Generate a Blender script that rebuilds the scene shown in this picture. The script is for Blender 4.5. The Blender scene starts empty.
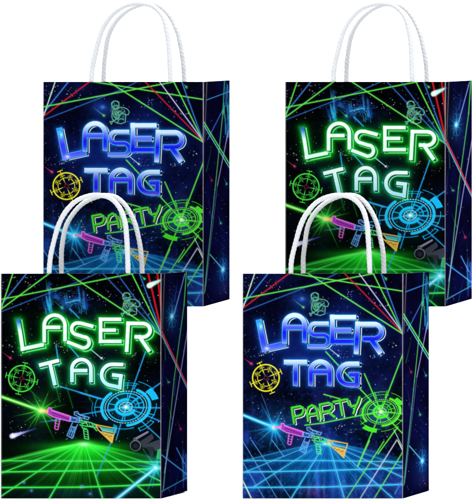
import bpy, math, random
import numpy as np

# ------------------------------------------------------------------ camera, world, lamps, exposure
S = 0.001                      # one picture unit (1/473 of the width) is one millimetre at the front row
CAMX, CAMZ, CAMD = 1.887, 0.440, 5.0
scene = bpy.context.scene
cam_d = bpy.data.cameras.new("camera")
cam = bpy.data.objects.new("camera", cam_d)
scene.collection.objects.link(cam)
cam.location = (CAMX, -CAMD, CAMZ)
cam.rotation_euler = (math.radians(90), 0, 0)
cam_d.sensor_fit = 'HORIZONTAL'
cam_d.sensor_width = 36.0
cam_d.lens = 36.0 * CAMD / 0.473
cam_d.shift_x = (0.2365 - CAMX) / 0.473          # a shift lens: the fronts stay square on
cam_d.shift_y = (0.250 - CAMZ) / 0.473
cam_d.clip_start = 0.05
cam_d.clip_end = 100
scene.camera = cam

world = bpy.data.worlds.new("World")
scene.world = world
world.use_nodes = True
bg = world.node_tree.nodes['Background']
bg.inputs[0].default_value = (1, 1, 1, 1)
bg.inputs[1].default_value = 1.25

def area(name, loc, target, sx, sy, energy, col=(1, 1, 1)):
    d = bpy.data.lights.new(name, 'AREA')
    d.shape = 'RECTANGLE'; d.size = sx; d.size_y = sy; d.energy = energy; d.color = col
    o = bpy.data.objects.new(name, d)
    scene.collection.objects.link(o)
    o.location = loc
    v = [t - l for t, l in zip(target, loc)]
    from mathutils import Vector
    o.rotation_euler = Vector(v).to_track_quat('-Z', 'Y').to_euler()
    return o
area("softbox_key", (1.5, -1.6, 1.5), (0.24, 0.05, 0.3), 1.2, 1.2, 26)
area("softbox_top", (0.24, 0.3, 2.0), (0.24, 0.25, 0.2), 1.8, 1.6, 110)

scene.view_settings.view_transform = 'Standard'
scene.view_settings.look = 'None'
scene.view_settings.exposure = 0
scene.view_settings.gamma = 1
LIGHT = 2.12                   # light reaching the fronts: ink colours are divided by it

# ------------------------------------------------------------------ helpers: scene objects
def link(o, parent=None):
    scene.collection.objects.link(o)
    if parent: o.parent = parent
    return o

def simple_mat(name, col, rough=0.7, spec=0.0, noise=0.0, nscale=400, bump=0.0):
    m = bpy.data.materials.new(name); m.use_nodes = True
    nt = m.node_tree; b = nt.nodes['Principled BSDF']
    b.inputs['Roughness'].default_value = rough
    b.inputs['Specular IOR Level'].default_value = spec
    b.inputs['Base Color'].default_value = (*col, 1)
    if noise or bump:
        tc = nt.nodes.new('ShaderNodeTexCoord')
        n = nt.nodes.new('ShaderNodeTexNoise'); n.inputs['Scale'].default_value = nscale; n.inputs['Detail'].default_value = 4
        nt.links.new(tc.outputs['Object'], n.inputs['Vector'])
        mp = nt.nodes.new('ShaderNodeMapRange')
        mp.inputs[3].default_value = 1 - noise; mp.inputs[4].default_value = 1 + noise
        nt.links.new(n.outputs[0], mp.inputs[0])
        mx = nt.nodes.new('ShaderNodeMix'); mx.data_type = 'RGBA'; mx.blend_type = 'MULTIPLY'
        mx.inputs[0].default_value = 1; mx.inputs[6].default_value = (*col, 1)
        nt.links.new(mp.outputs[0], mx.inputs[7])
        nt.links.new(mx.outputs[2], b.inputs['Base Color'])
        if bump:
            bp = nt.nodes.new('ShaderNodeBump'); bp.inputs['Strength'].default_value = bump; bp.inputs['Distance'].default_value = 0.0004
            nt.links.new(n.outputs[0], bp.inputs['Height']); nt.links.new(bp.outputs[0], b.inputs['Normal'])
    return m

def print_mat(name):
    m = bpy.data.materials.new(name); m.use_nodes = True
    nt = m.node_tree; b = nt.nodes['Principled BSDF']
    a = nt.nodes.new('ShaderNodeAttribute'); a.attribute_name = 'ink'
    tc = nt.nodes.new('ShaderNodeTexCoord')
    n = nt.nodes.new('ShaderNodeTexNoise'); n.inputs['Scale'].default_value = 900; n.inputs['Detail'].default_value = 3
    nt.links.new(tc.outputs['Object'], n.inputs['Vector'])
    mp = nt.nodes.new('ShaderNodeMapRange'); mp.inputs[3].default_value = 0.93; mp.inputs[4].default_value = 1.07
    nt.links.new(n.outputs[0], mp.inputs[0])
    mx = nt.nodes.new('ShaderNodeMix'); mx.data_type = 'RGBA'; mx.blend_type = 'MULTIPLY'; mx.inputs[0].default_value = 1
    nt.links.new(a.outputs['Color'], mx.inputs[6]); nt.links.new(mp.outputs[0], mx.inputs[7])
    nt.links.new(mx.outputs[2], b.inputs['Base Color'])
    b.inputs['Roughness'].default_value = 0.6
    b.inputs['Specular IOR Level'].default_value = 0.0
    return m

M_print = print_mat('printed_paper')
M_paper = simple_mat('white_paper', (0.55, 0.55, 0.56), 0.8, 0, 0.04, 300)
M_rope = simple_mat('twisted_paper_rope', (0.362, 0.374, 0.39), 0.85, 0, 0.13, 700, 0.6)
M_white = simple_mat('seamless_white', (0.9, 0.9, 0.9), 0.9, 0, 0.01, 20)

# ------------------------------------------------------------------ helpers: ink canvas (units: mm on the panel)
def hexc(*c): return np.array(c, float) / 255.0

class Canvas:
    def __init__(s, w, h, r, base, ox=0, oy=0, rx=None):
        s.w, s.h, s.r = w, h, r
        s.nx, s.ny = int(round(w * (rx or r))) + 1, int(round(h * r)) + 1
        s.xs = np.linspace(0, w, s.nx) + ox
        s.ys = np.linspace(0, h, s.ny) + oy
        s.X, s.Y = np.meshgrid(s.xs, s.ys)
        s.c = np.zeros((s.ny, s.nx, 3)) + hexc(*base)
        s.aa = 0.55 / r * 1.35
    def win(s, x0, y0, x1, y1):
        i0 = max(0, np.searchsorted(s.xs, x0)); i1 = min(s.nx, np.searchsorted(s.xs, x1) + 1)
        j0 = max(0, np.searchsorted(s.ys, y0)); j1 = min(s.ny, np.searchsorted(s.ys, y1) + 1)
        if i0 >= i1 or j0 >= j1: return None
        return slice(j0, j1), slice(i0, i1)
    def over(s, w, a, col):
        a = a[..., None]; s.c[w] = s.c[w] * (1 - a) + col * a
    def add(s, w, a, col):                                  # screen
        t = np.clip(a[..., None] * col, 0, 1); s.c[w] = 1 - (1 - s.c[w]) * (1 - t)
    def cov(s, d): return np.clip(0.5 - d / (2 * s.aa), 0, 1)

def seg_d(X, Y, x0, y0, x1, y1):
    dx, dy = x1 - x0, y1 - y0
    L2 = dx * dx + dy * dy + 1e-9
    t = np.clip(((X - x0) * dx + (Y - y0) * dy) / L2, 0, 1)
    return np.hypot(X - x0 - t * dx, Y - y0 - t * dy), t

def pl_d(X, Y, paths):
    d = np.full(X.shape, 1e3)
    for p in paths:
        for (a, b) in zip(p[:-1], p[1:]):
            d = np.minimum(d, seg_d(X, Y, a[0], a[1], b[0], b[1])[0])
    return d

def pl_flat(X, Y, paths, hw):
    """like pl_d, but the two ends of every path are cut square"""
    d = np.full(X.shape, 1e3)
    for p in paths:
        n = len(p) - 1
        for i in range(n):
            a, b = p[i], p[i + 1]
            dd, t = seg_d(X, Y, a[0], a[1], b[0], b[1])
            L = math.hypot(b[0] - a[0], b[1] - a[1]) + 1e-9
            ux, uy = (b[0] - a[0]) / L, (b[1] - a[1]) / L
            al = (X - a[0]) * ux + (Y - a[1]) * uy
            pe = np.abs((X - a[0]) * uy - (Y - a[1]) * ux)
            if i == 0:
                q = np.where(al < 0, np.hypot(np.maximum(pe - hw, 0), -al) + hw, dd)
                dd = np.where((al < 0), q, dd)
            if i == n - 1:
                q = np.hypot(np.maximum(pe - hw, 0), al - L) + hw
                dd = np.where(al > L, q, dd)
            d = np.minimum(d, dd)
    return d

def bounds(paths, m):
    P = np.array([q for p in paths for q in p])
    return P[:, 0].min() - m, P[:, 1].min() - m, P[:, 0].max() + m, P[:, 1].max() + m

def line(cv, x0, y0, x1, y1, w, col, a=1.0, glow=0.0, fade=(1, 1), taper=(1, 1)):
    m = w + glow * 4 + 1
    W = cv.win(min(x0, x1) - m, min(y0, y1) - m, max(x0, x1) + m, max(y0, y1) + m)
    if W is None: return
    d, t = seg_d(cv.X[W], cv.Y[W], x0, y0, x1, y1)
    f = fade[0] + (fade[1] - fade[0]) * t
    k = (taper[0] + (taper[1] - taper[0]) * t) * .84
    col = hexc(*col)
    if glow: cv.add(W, np.exp(-np.maximum(d - w * k / 2, 0) / glow) * 0.55 * a * f, col)
    cv.over(W, cv.cov(d - w * k / 2) * a * f, col)

def stroke(cv, paths, w, col, a=1.0, glow=0.0, off=(0, 0)):
    paths = [[(x + off[0], y + off[1]) for x, y in p] for p in paths]
    W = cv.win(*bounds(paths, w + glow * 4 + 1))
    if W is None: return
    d = pl_d(cv.X[W], cv.Y[W], paths) - w / 2
    col = hexc(*col)
    if glow: cv.add(W, np.exp(-np.maximum(d, 0) / glow) * 0.5 * a, col)
    cv.over(W, cv.cov(d) * a, col)

def poly(cv, pts, col, a=1.0):
    W = cv.win(*bounds([pts], 1))
    if W is None: return
    X, Y = cv.X[W], cv.Y[W]
    ins = np.zeros(X.shape, bool)
    P = pts + [pts[0]]
    for (ax, ay), (bx, by) in zip(P[:-1], P[1:]):
        c = ((ay > Y) != (by > Y)) & (X < (bx - ax) * (Y - ay) / (by - ay + 1e-12) + ax)
        ins ^= c
    d = pl_d(X, Y, [P]); d = np.where(ins, -d, d)
    cv.over(W, cv.cov(d) * a, hexc(*col))

def dot(cv, x, y, r, col, a=1.0, glow=0.0):
    m = r + glow * 5 + 1
    W = cv.win(x - m, y - m, x + m, y + m)
    if W is None: return
    d = np.hypot(cv.X[W] - x, cv.Y[W] - y) - r
    if glow: cv.add(W, np.exp(-np.maximum(d, 0) / glow) * a, hexc(*col))
    cv.over(W, cv.cov(d) * a, hexc(*col))

def blob(cv, x, y, rx, ry, col, a=1.0, rot=0.0, p=2.0):
    m = max(rx, ry) * (2.6 if p > 1.5 else 6.0)
    W = cv.win(x - m, y - m, x + m, y + m)
    if W is None: return
    c, s_ = math.cos(rot), math.sin(rot)
    X, Y = cv.X[W] - x, cv.Y[W] - y
    u = (X * c + Y * s_) / rx; v = (-X * s_ + Y * c) / ry
    cv.add(W, np.exp(-(u * u + v * v) ** (p / 2)) * a, hexc(*col))

def arc(cx, cy, rx, ry, a0, a1, n=None, rot=0.0):
    n = n or max(4, int(abs(a1 - a0) / 9) + 2)
    c, s_ = math.cos(math.radians(rot)), math.sin(math.radians(rot))
    out = []
    for i in range(n):
        t = math.radians(a0 + (a1 - a0) * i / (n - 1))
        x, y = rx * math.cos(t), ry * math.sin(t)
        out.append((cx + x * c - y * s_, cy + x * s_ + y * c))
    return out

def vnoise(shape, cells_y, cells_x, rng, octv=4, gain=0.55):
    out = np.zeros(shape); amp = 1; tot = 0
    for o in range(octv):
        gy, gx = int(cells_y * 2 ** o) + 2, int(cells_x * 2 ** o) + 2
        g = rng.random((gy, gx))
        y = np.linspace(0, gy - 1.001, shape[0]); x = np.linspace(0, gx - 1.001, shape[1])
        yi, xi = y.astype(int), x.astype(int); fy, fx = y - yi, x - xi
        fy = fy * fy * (3 - 2 * fy); fx = fx * fx * (3 - 2 * fx)
        a = g[yi][:, xi] * (1 - fx) + g[yi][:, xi + 1] * fx
        b = g[yi + 1][:, xi] * (1 - fx) + g[yi + 1][:, xi + 1] * fx
        out += amp * (a * (1 - fy)[:, None] + b * fy[:, None]); tot += amp; amp *= gain
    return out / tot

def stars(cv, n, rnd, x0, y0, x1, y1, big=0.55, tint=True, amax=0.8):
    for _ in range(n):
        x, y = rnd.uniform(x0, x1), rnd.uniform(y0, y1)
        b = rnd.random() ** 2.2
        col = rnd.choice([(235, 235, 240), (200, 205, 235), (255, 215, 200), (190, 230, 255), (230, 180, 190)]) if tint else (230, 230, 240)
        dot(cv, x, y, 0.10 + big * 0.55 * b, tuple(int(c * .85) for c in col), 0.2 + (amax - 0.25) * rnd.random(), 0.18)

def meteor(cv, x0, y0, x1, y1, col, w=0.9, a=1.0):
    n = 10
    for i in range(n):
        t0, t1 = i / n, (i + 1) / n
        line(cv, x0 + (x1 - x0) * t0, y0 + (y1 - y0) * t0, x0 + (x1 - x0) * t1, y0 + (y1 - y0) * t1, w * (0.45 + 0.55 * t1), col, a * (0.25 + 0.6 * t1))
    dot(cv, x1, y1, w * 0.75, col, a, 0.7)

def starburst(cv, x, y, rays, col, core=(230, 255, 255), size=1.0, seed=1, n=22):
    rnd = random.Random(seed)
    blob(cv, x, y, 9 * size, 9 * size, col, 0.75, 0, 1.1)
    blob(cv, x, y, 4 * size, 4 * size, col, 0.9, 0, 1.3)
    for (dx, dy) in rays:
        line(cv, x, y, x + dx, y + dy, 0.75, col, 0.9, 0.4, (1, 0.15), (1.6, 0.5))
    for i in range(n):
        t = rnd.uniform(0, 2 * math.pi); r = rnd.uniform(3, 11) * size
        line(cv, x, y, x + r * math.cos(t), y + r * math.sin(t), 0.5, col, 0.8, 0.3, (1, 0.0), (1.6, 0.3))
    blob(cv, x, y, 2.2 * size, 2.0 * size, core, 1.0, 0, 1.6)

# ---------------------------------------------------------------- motifs of the print
def reticle(cv, x, y, r, rot, col, mid=(120, 25, 30)):
    def P(rr, t): return (x + r * rr * math.cos(math.radians(t + rot)), y + r * rr * math.sin(math.radians(t + rot)))
    stroke(cv, [arc(x, y, r * .97, r * .97, 0, 360, 44)], 1.05, col, 1, 0.35)
    for k in range(8):
        stroke(cv, [arc(x, y, r * .61, r * .61, rot + k * 45 + 9, rot + k * 45 + 36)], 0.8, col, .9)
    for k in range(4):
        t = k * 90
        a_, b_, c_ = P(.72, t), P(.2, t), P(.62, t)
        poly(cv, [P(.66, t - 5), P(.66, t + 5), P(.17, t)], col, .9)
        line(cv, *P(.62, t), *P(.95, t), .55, col, .9)
        line(cv, *P(.78, t - 13), *P(.78, t + 13), .7, col, .9)
        line(cv, *P(.86, t - 8), *P(.86, t + 8), .6, col, .9)
        line(cv, *P(.98, t), *P(1.2, t), .9, col, .95)
        line(cv, *P(1.21, t - 9), *P(1.21, t + 9), 1.0, col, .95)
        t = t + 45
        line(cv, *P(.44, t), *P(.90, t), .6, col, .85)
        line(cv, *P(.72, t - 13), *P(.72, t + 13), .7, col, .9)
        line(cv, *P(.82, t - 9), *P(.82, t + 9), .6, col, .85)
        q = P(.50, t); dot(cv, q[0], q[1], .8, tuple(int(v * .8) for v in col), .8)
    d = r * .14
    stroke(cv, [[P(.17, 0), P(.17, 90), P(.17, 180), P(.17, 270), P(.17, 0)]], 0.7, mid, 1)
    dot(cv, x, y, d * .45, (30, 8, 14), 1)

def wheel(cv, x, y, rx, ry, rot, col, lite, blocks, outer, rays):
    def E(r, a0, a1, n=None): return arc(x, y, rx * r, ry * r, a0, a1, n, rot)
    def P(r, t): return E(r, t, t + 1, 2)[0]
    blob(cv, x, y, rx * 1.1, ry * 1.1, col, .25)
    for a0, a1, r0, r1 in blocks:
        poly(cv, E(r1, a0, a1) + E(r0, a1, a0), col, .95)
    for r, a0, a1, w in outer:
        stroke(cv, [E(r, a0, a1)], w, col, .75)
    for (t, r0, r1, w) in rays:
        a_, b_ = P(r0, t), P(r1, t)
        line(cv, *a_, *b_, w, col, .8, .3)
    stroke(cv, [E(1.0, 150, 238), E(1.0, -55, 92)], rx * .10, col, 1, .5)
    stroke(cv, [E(1.06, 150, 238), E(1.06, -55, 92)], .5, lite, .5)
    stroke(cv, [E(.87, 0, 360, 40)], rx * .09, (4, 14, 30), .6)
    for k in range(48):
        t = k * 7.5
        q0, q1 = P(.87, t - 1.5), P(.87, t + 1.5)
        line(cv, *q0, *q1, rx * .05, lite, .9)
    stroke(cv, [E(.755, 0, 360, 40)], rx * .05, col, .95)
    stroke(cv, [E(.41, 40, 285)], rx * .11, col, 1, .4)
    stroke(cv, [E(.40, -75, 40)], .6, col, .8)
    stroke(cv, [E(.27, 0, 360, 30)], rx * .045, lite, .8)
    stroke(cv, [E(.55, -30, 10), E(.58, 290, 318)], rx * .06, col, .8)
    for t in (15, 52, 100, 172, 205, 240, 283, 322, 350):
        line(cv, *P(.44, t), *P(.76, t), rx * .045, col, .9)
    for t in range(0, 360, 45):
        line(cv, *P(.12, t + 10), *P(.27, t + 10), rx * .045, col, .7)
    blob(cv, x, y, rx * .16, ry * .16, lite, 1)
    dot(cv, x, y, rx * .055, (245, 255, 250), 1)

def rifle(cv, ox, oy, k=1.0, cyan_pad=False):
    f = lambda pts: [(ox + px / 5.565 * k, oy + py / 5.565 * k) for px, py in pts]
    pk, bl, gr, og = (215, 75, 215), (95, 165, 240), (70, 225, 110), (235, 185, 70)
    poly(cv, f([(22, 62), (62, 62), (68, 82), (24, 72)]), (225, 130, 190), .85)
    poly(cv, f([(62, 45), (78, 47), (82, 60), (188, 95), (180, 122), (86, 97), (60, 82)]), (170, 55, 185), .95)
    stroke(cv, [f([(64, 47), (78, 48), (83, 61), (187, 95), (180, 121), (86, 96), (60, 80), (64, 47)])], .6, (240, 130, 235), .9, .4)
    for i in range(9):
        q0, q1 = f([(86 + i * 11, 60 + i * 3.6), (92 + i * 11, 62 + i * 3.6)]); line(cv, *q0, *q1, .9, (235, 120, 230), .9)
    stroke(cv, [f([(90, 90), (180, 115)])], .7, (110, 25, 130), .8)
    for i in range(11):
        q = f([(88 + i * 8.4, 75 + i * 3.1)])[0]; dot(cv, q[0], q[1], .55, (70, 10, 90), .9)
    stroke(cv, [f([(106, 108), (99, 158), (104, 165), (116, 166), (127, 116)])], .9, (225, 80, 205), .95, .4)
    poly(cv, f([(188, 97), (236, 106), (232, 128), (184, 120)]), (45, 80, 190), .7)
    stroke(cv, [f([(188, 97), (236, 106), (232, 128), (184, 120), (188, 97)]), f([(196, 128), (166, 198), (194, 214), (222, 140)]),
                f([(196, 150), (178, 195)]), f([(206, 152), (188, 203)]), f([(212, 152), (200, 208)]), f([(180, 170), (208, 182)]), f([(190, 148), (216, 158)]),
                f([(206, 70), (222, 68), (232, 82), (287, 100), (280, 112), (232, 98), (206, 84), (206, 70)]), f([(230, 98), (246, 112)])], .75, bl, .95, .4)
    stroke(cv, [f([(232, 116), (262, 120), (295, 128), (330, 142)]), f([(236, 140), (262, 146), (290, 150), (326, 156)]), f([(240, 126), (250, 136), (268, 122), (280, 146)]),
                f([(246, 148), (252, 158), (272, 160)]), f([(256, 164), (262, 214), (284, 219), (278, 168), (256, 164)]), f([(300, 130), (316, 160), (328, 172)])], .85, gr, .95, .45)
    poly(cv, f([(350, 180), (418, 196), (411, 236), (338, 168)]), og, .9)
    if cyan_pad: poly(cv, f([(340, 150), (420, 164), (416, 186), (360, 176)]), (60, 195, 190), .9)
    stroke(cv, [f([(324, 140), (432, 160), (420, 200), (411, 238), (336, 168), (324, 140)]), f([(348, 178), (420, 194)])], .85, og, 1, .35)
    stroke(cv, [f([(200, 108), (210, 102), (222, 118)]), f([(210, 124), (226, 110)]), f([(214, 76), (270, 101)]), f([(238, 84), (236, 96)]), f([(262, 94), (260, 106)])], .5, (150, 205, 255), .85)
    stroke(cv, [f([(246, 118), (252, 130), (268, 132), (276, 124)]), f([(286, 130), (290, 146), (306, 148)]), f([(262, 176), (280, 180)]), f([(264, 190), (281, 194)]), f([(266, 203), (282, 207)]), f([(312, 136), (322, 150)])], .5, (150, 250, 170), .85)
    stroke(cv, [f([(345, 150), (356, 168), (418, 182)]), f([(334, 150), (350, 152)])], .5, (250, 215, 120), .8)
    stroke(cv, [f([(40, 66), (40, 74)]), f([(52, 64), (52, 78)]), f([(104, 118), (122, 124)]), f([(102, 132), (120, 137)]), f([(101, 146), (118, 150)])], .5, (250, 170, 235), .7)
    for i in range(5):
        q = f([(362 + i * 11, 186 + i * 4 + (i % 2) * 5)])[0]; dot(cv, q[0], q[1], .55, (80, 55, 20), .8)

def soldier(cv, ox, oy, k, col, seed):
    f = lambda pts: [(ox + px / 11.1 * k, oy + py / 11.1 * k) for px, py in pts]
    blob(cv, *f([(300, 340)])[0], 6, 7, tuple(int(c * .35) for c in col), .5)
    A = [f(arc(278, 245, 40, 46, 0, 360, 22)), f(arc(278, 232, 44, 34, 170, 330)), f([(236, 262), (258, 255), (300, 252), (318, 244)]), f([(258, 262), (268, 284), (290, 286), (302, 262)]),
         f([(262, 292), (244, 316), (238, 372), (246, 404), (286, 440), (338, 452), (388, 434), (392, 366), (384, 340)]),
         f([(300, 290), (326, 268), (376, 274), (414, 292), (432, 322), (418, 352), (384, 352), (350, 330)]),
         f([(252, 330), (262, 372), (300, 404), (322, 380)]), f([(218, 428), (232, 456), (246, 430), (296, 396), (352, 336), (382, 310)]), f([(216, 428), (246, 424), (262, 410)]),
         f([(284, 310), (310, 330), (330, 316), (346, 340), (322, 352), (300, 340)]), f([(266, 316), (276, 350), (290, 366)]), f([(300, 440), (316, 404), (346, 396), (372, 408)])]
    stroke(cv, A, .55, col, .85, .35)
    for _ in range(9):
        x, y = 278 + random.Random(seed + _).uniform(-30, 30), 245 + random.Random(seed * 3 + _).uniform(-30, 34)
        dot(cv, *f([(x, y)])[0], .55, tuple(int(c * .6) for c in col), .8)
        q = f([(265 + _ * 9, 305 + (_ * 37) % 70)])[0]; dot(cv, q[0], q[1], .9, tuple(int(c * .5) for c in col), .6)
    rnd = random.Random(seed)
    for _ in range(30):
        x, y = rnd.uniform(248, 372), rnd.uniform(285, 385)
        stroke(cv, [f([(x, y), (x + rnd.uniform(-22, 22), y + rnd.uniform(-18, 22)), (x + rnd.uniform(-26, 26), y + rnd.uniform(-10, 26))])], .6, tuple(int(c * rnd.uniform(.55, 1)) for c in col), .75)

def floor_grid(cv, vx, vy, xl, xr, yb, dome, tint, hot, line_c, hs, radials, seed, reach, ray_amp):
    rng = np.random.default_rng(seed)
    W = cv.win(xl, vy - 3, xr, yb)
    X, Y = cv.X[W], cv.Y[W]
    yd = vy + dome * np.abs((X - vx) / 80.0) ** 1.35
    inside = np.clip((Y - yd) / 2.2 + .5, 0, 1)
    ang = np.arctan2(X - vx, np.maximum(Y - vy, 0.05) + 1.0)
    tab = rng.random(240)
    def tabn(a, f):
        u = (a + math.pi / 2) / math.pi * f; i = u.astype(int) % 239; q = u - u.astype(int)
        return tab[i] * (1 - q) + tab[i + 1] * q
    rays = 0.55 * tabn(ang, 60) + 0.45 * tabn(ang + .3, 150)
    rad = np.hypot((X - vx) * .62, (Y - vy))
    fall = np.exp(-rad / reach)
    cv.over(W, inside * np.clip(fall * 1.35, 0, .9), hexc(*tint))
    cv.add(W, inside * fall * (rays ** 2) * (.35 + .65 * tabn(ang * .9, 210) ** 2 * 2) * ray_amp, hexc(*hot))
    edge = np.exp(-np.abs(Y - yd - 1.0) / 1.1) * np.exp(-np.abs(X - vx) / 48)
    cv.add(W, edge * (.35 + .65 * tabn(X / 60.0, 400)) * .6, hexc(*hot))
    for (x0, y0, x1, y1, w, a) in radials:
        line(cv, x0, y0, x1, y1, w, line_c, a, .8, (.75, 1), (.55, 1.15))
    for (y0, y1, y2, w, a) in hs:
        xm = (xl + xr) / 2
        line(cv, xl, y0, xm, y1, w, line_c, a, .9); line(cv, xm, y1, xr, y2, w, line_c, a, .9)
    blob(cv, vx, vy, 11, 3.2, hot, .8)
    blob(cv, vx, vy + 1, 4.5, 1.6, (235, 255, 245), .75)

# ---------------------------------------------------------------- lettering
def letter_field(cv, paths, m): 
    W = cv.win(*bounds(paths, m))
    return W, cv.X[W], cv.Y[W]

def neon_blue(cv, paths, hw, y0, y1, stops, special=None):
    W, X, Y = letter_field(cv, paths, 16)
    d = pl_flat(X, Y, paths, hw) - hw
    ds = pl_flat(X - 2.3, Y - 1.1, paths, hw) - hw
    de = np.minimum(d, ds)
    cv.add(W, np.exp(-np.maximum(d, 0) / 1.35) * .95, hexc(25, 115, 240))
    cv.add(W, np.exp(-np.maximum(d, 0) / 4.2) * .16, hexc(5, 40, 150))
    cv.over(W, cv.cov(ds) * .93, hexc(4, 5, 26))
    cv.over(W, cv.cov(np.abs(ds + .3) - .46) * .97, hexc(215, 238, 244))
    cv.over(W, cv.cov(d - .95), hexc(3, 6, 40))
    cv.over(W, cv.cov(d - .6), hexc(70, 180, 255))
    t = np.clip((Y - y0) / (y1 - y0), 0, 1)
    xs = [s[0] for s in stops]
    col = np.stack([np.interp(t, xs, [s[1][k] / 255 for s in stops]) for k in range(3)], -1)
    e = np.clip(-d / hw, 0, 1)[..., None]                       # lighter rim, deeper core
    col = col * (0.86 + .14 * e) + np.array([.28, .62, 1.0]) * np.clip(1 - e * 2.2, 0, 1) * .35
    if special is not None: col = special(X, Y, col)
    a = cv.cov(d)[..., None]
    cv.c[W] = cv.c[W] * (1 - a) + np.clip(col, 0, 1) * a

def neon_green(cv, paths, hw, y0, y1, top, bot, rim, glow, off, dark, special=None):
    W, X, Y = letter_field(cv, paths, 16)
    d = pl_flat(X, Y, paths, hw) - hw
    ds = pl_flat(X - off[0], Y - off[1], paths, hw) - hw
    du = np.minimum(d, ds)
    cv.add(W, np.exp(-np.maximum(du, 0) / 1.9) * 1.0, hexc(*glow))
    cv.add(W, np.exp(-np.maximum(du, 0) / 4.6) * .24, hexc(*[int(g * .6) for g in glow]))
    cv.over(W, cv.cov(du - .5) * .9, hexc(*rim))
    cv.over(W, cv.cov(ds + .25) * .95, hexc(*dark))
    cv.over(W, cv.cov(np.abs(ds + .15) - .35) * .9, hexc(*[min(255, int(r * 1.0)) for r in rim]))
    cv.over(W, cv.cov(d - .75) * .85, hexc(*dark))
    t = np.clip((Y - y0) / (y1 - y0), 0, 1)[..., None]
    e = np.clip(-d / hw, 0, 1)[..., None]
    col = hexc(*top) * (1 - t) + hexc(*bot) * t
    col = col * (.25 + .75 * np.clip(e * 2.2, 0, 1)) + hexc(*rim) * (.75 - .75 * np.clip(e * 2.2, 0, 1))
    if special is not None: col = special(X, Y, col)
    a = cv.cov(d)[..., None]
    cv.c[W] = cv.c[W] * (1 - a) + np.clip(col, 0, 1) * a

PW, PH = 160.6, 224.8
def common_right_fan(cv, ox, lines):
    for (x0, x1, y1, col, w) in lines:
        line(cv, x0, 273.0, x1, y1, w, col, .95, .35)

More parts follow.
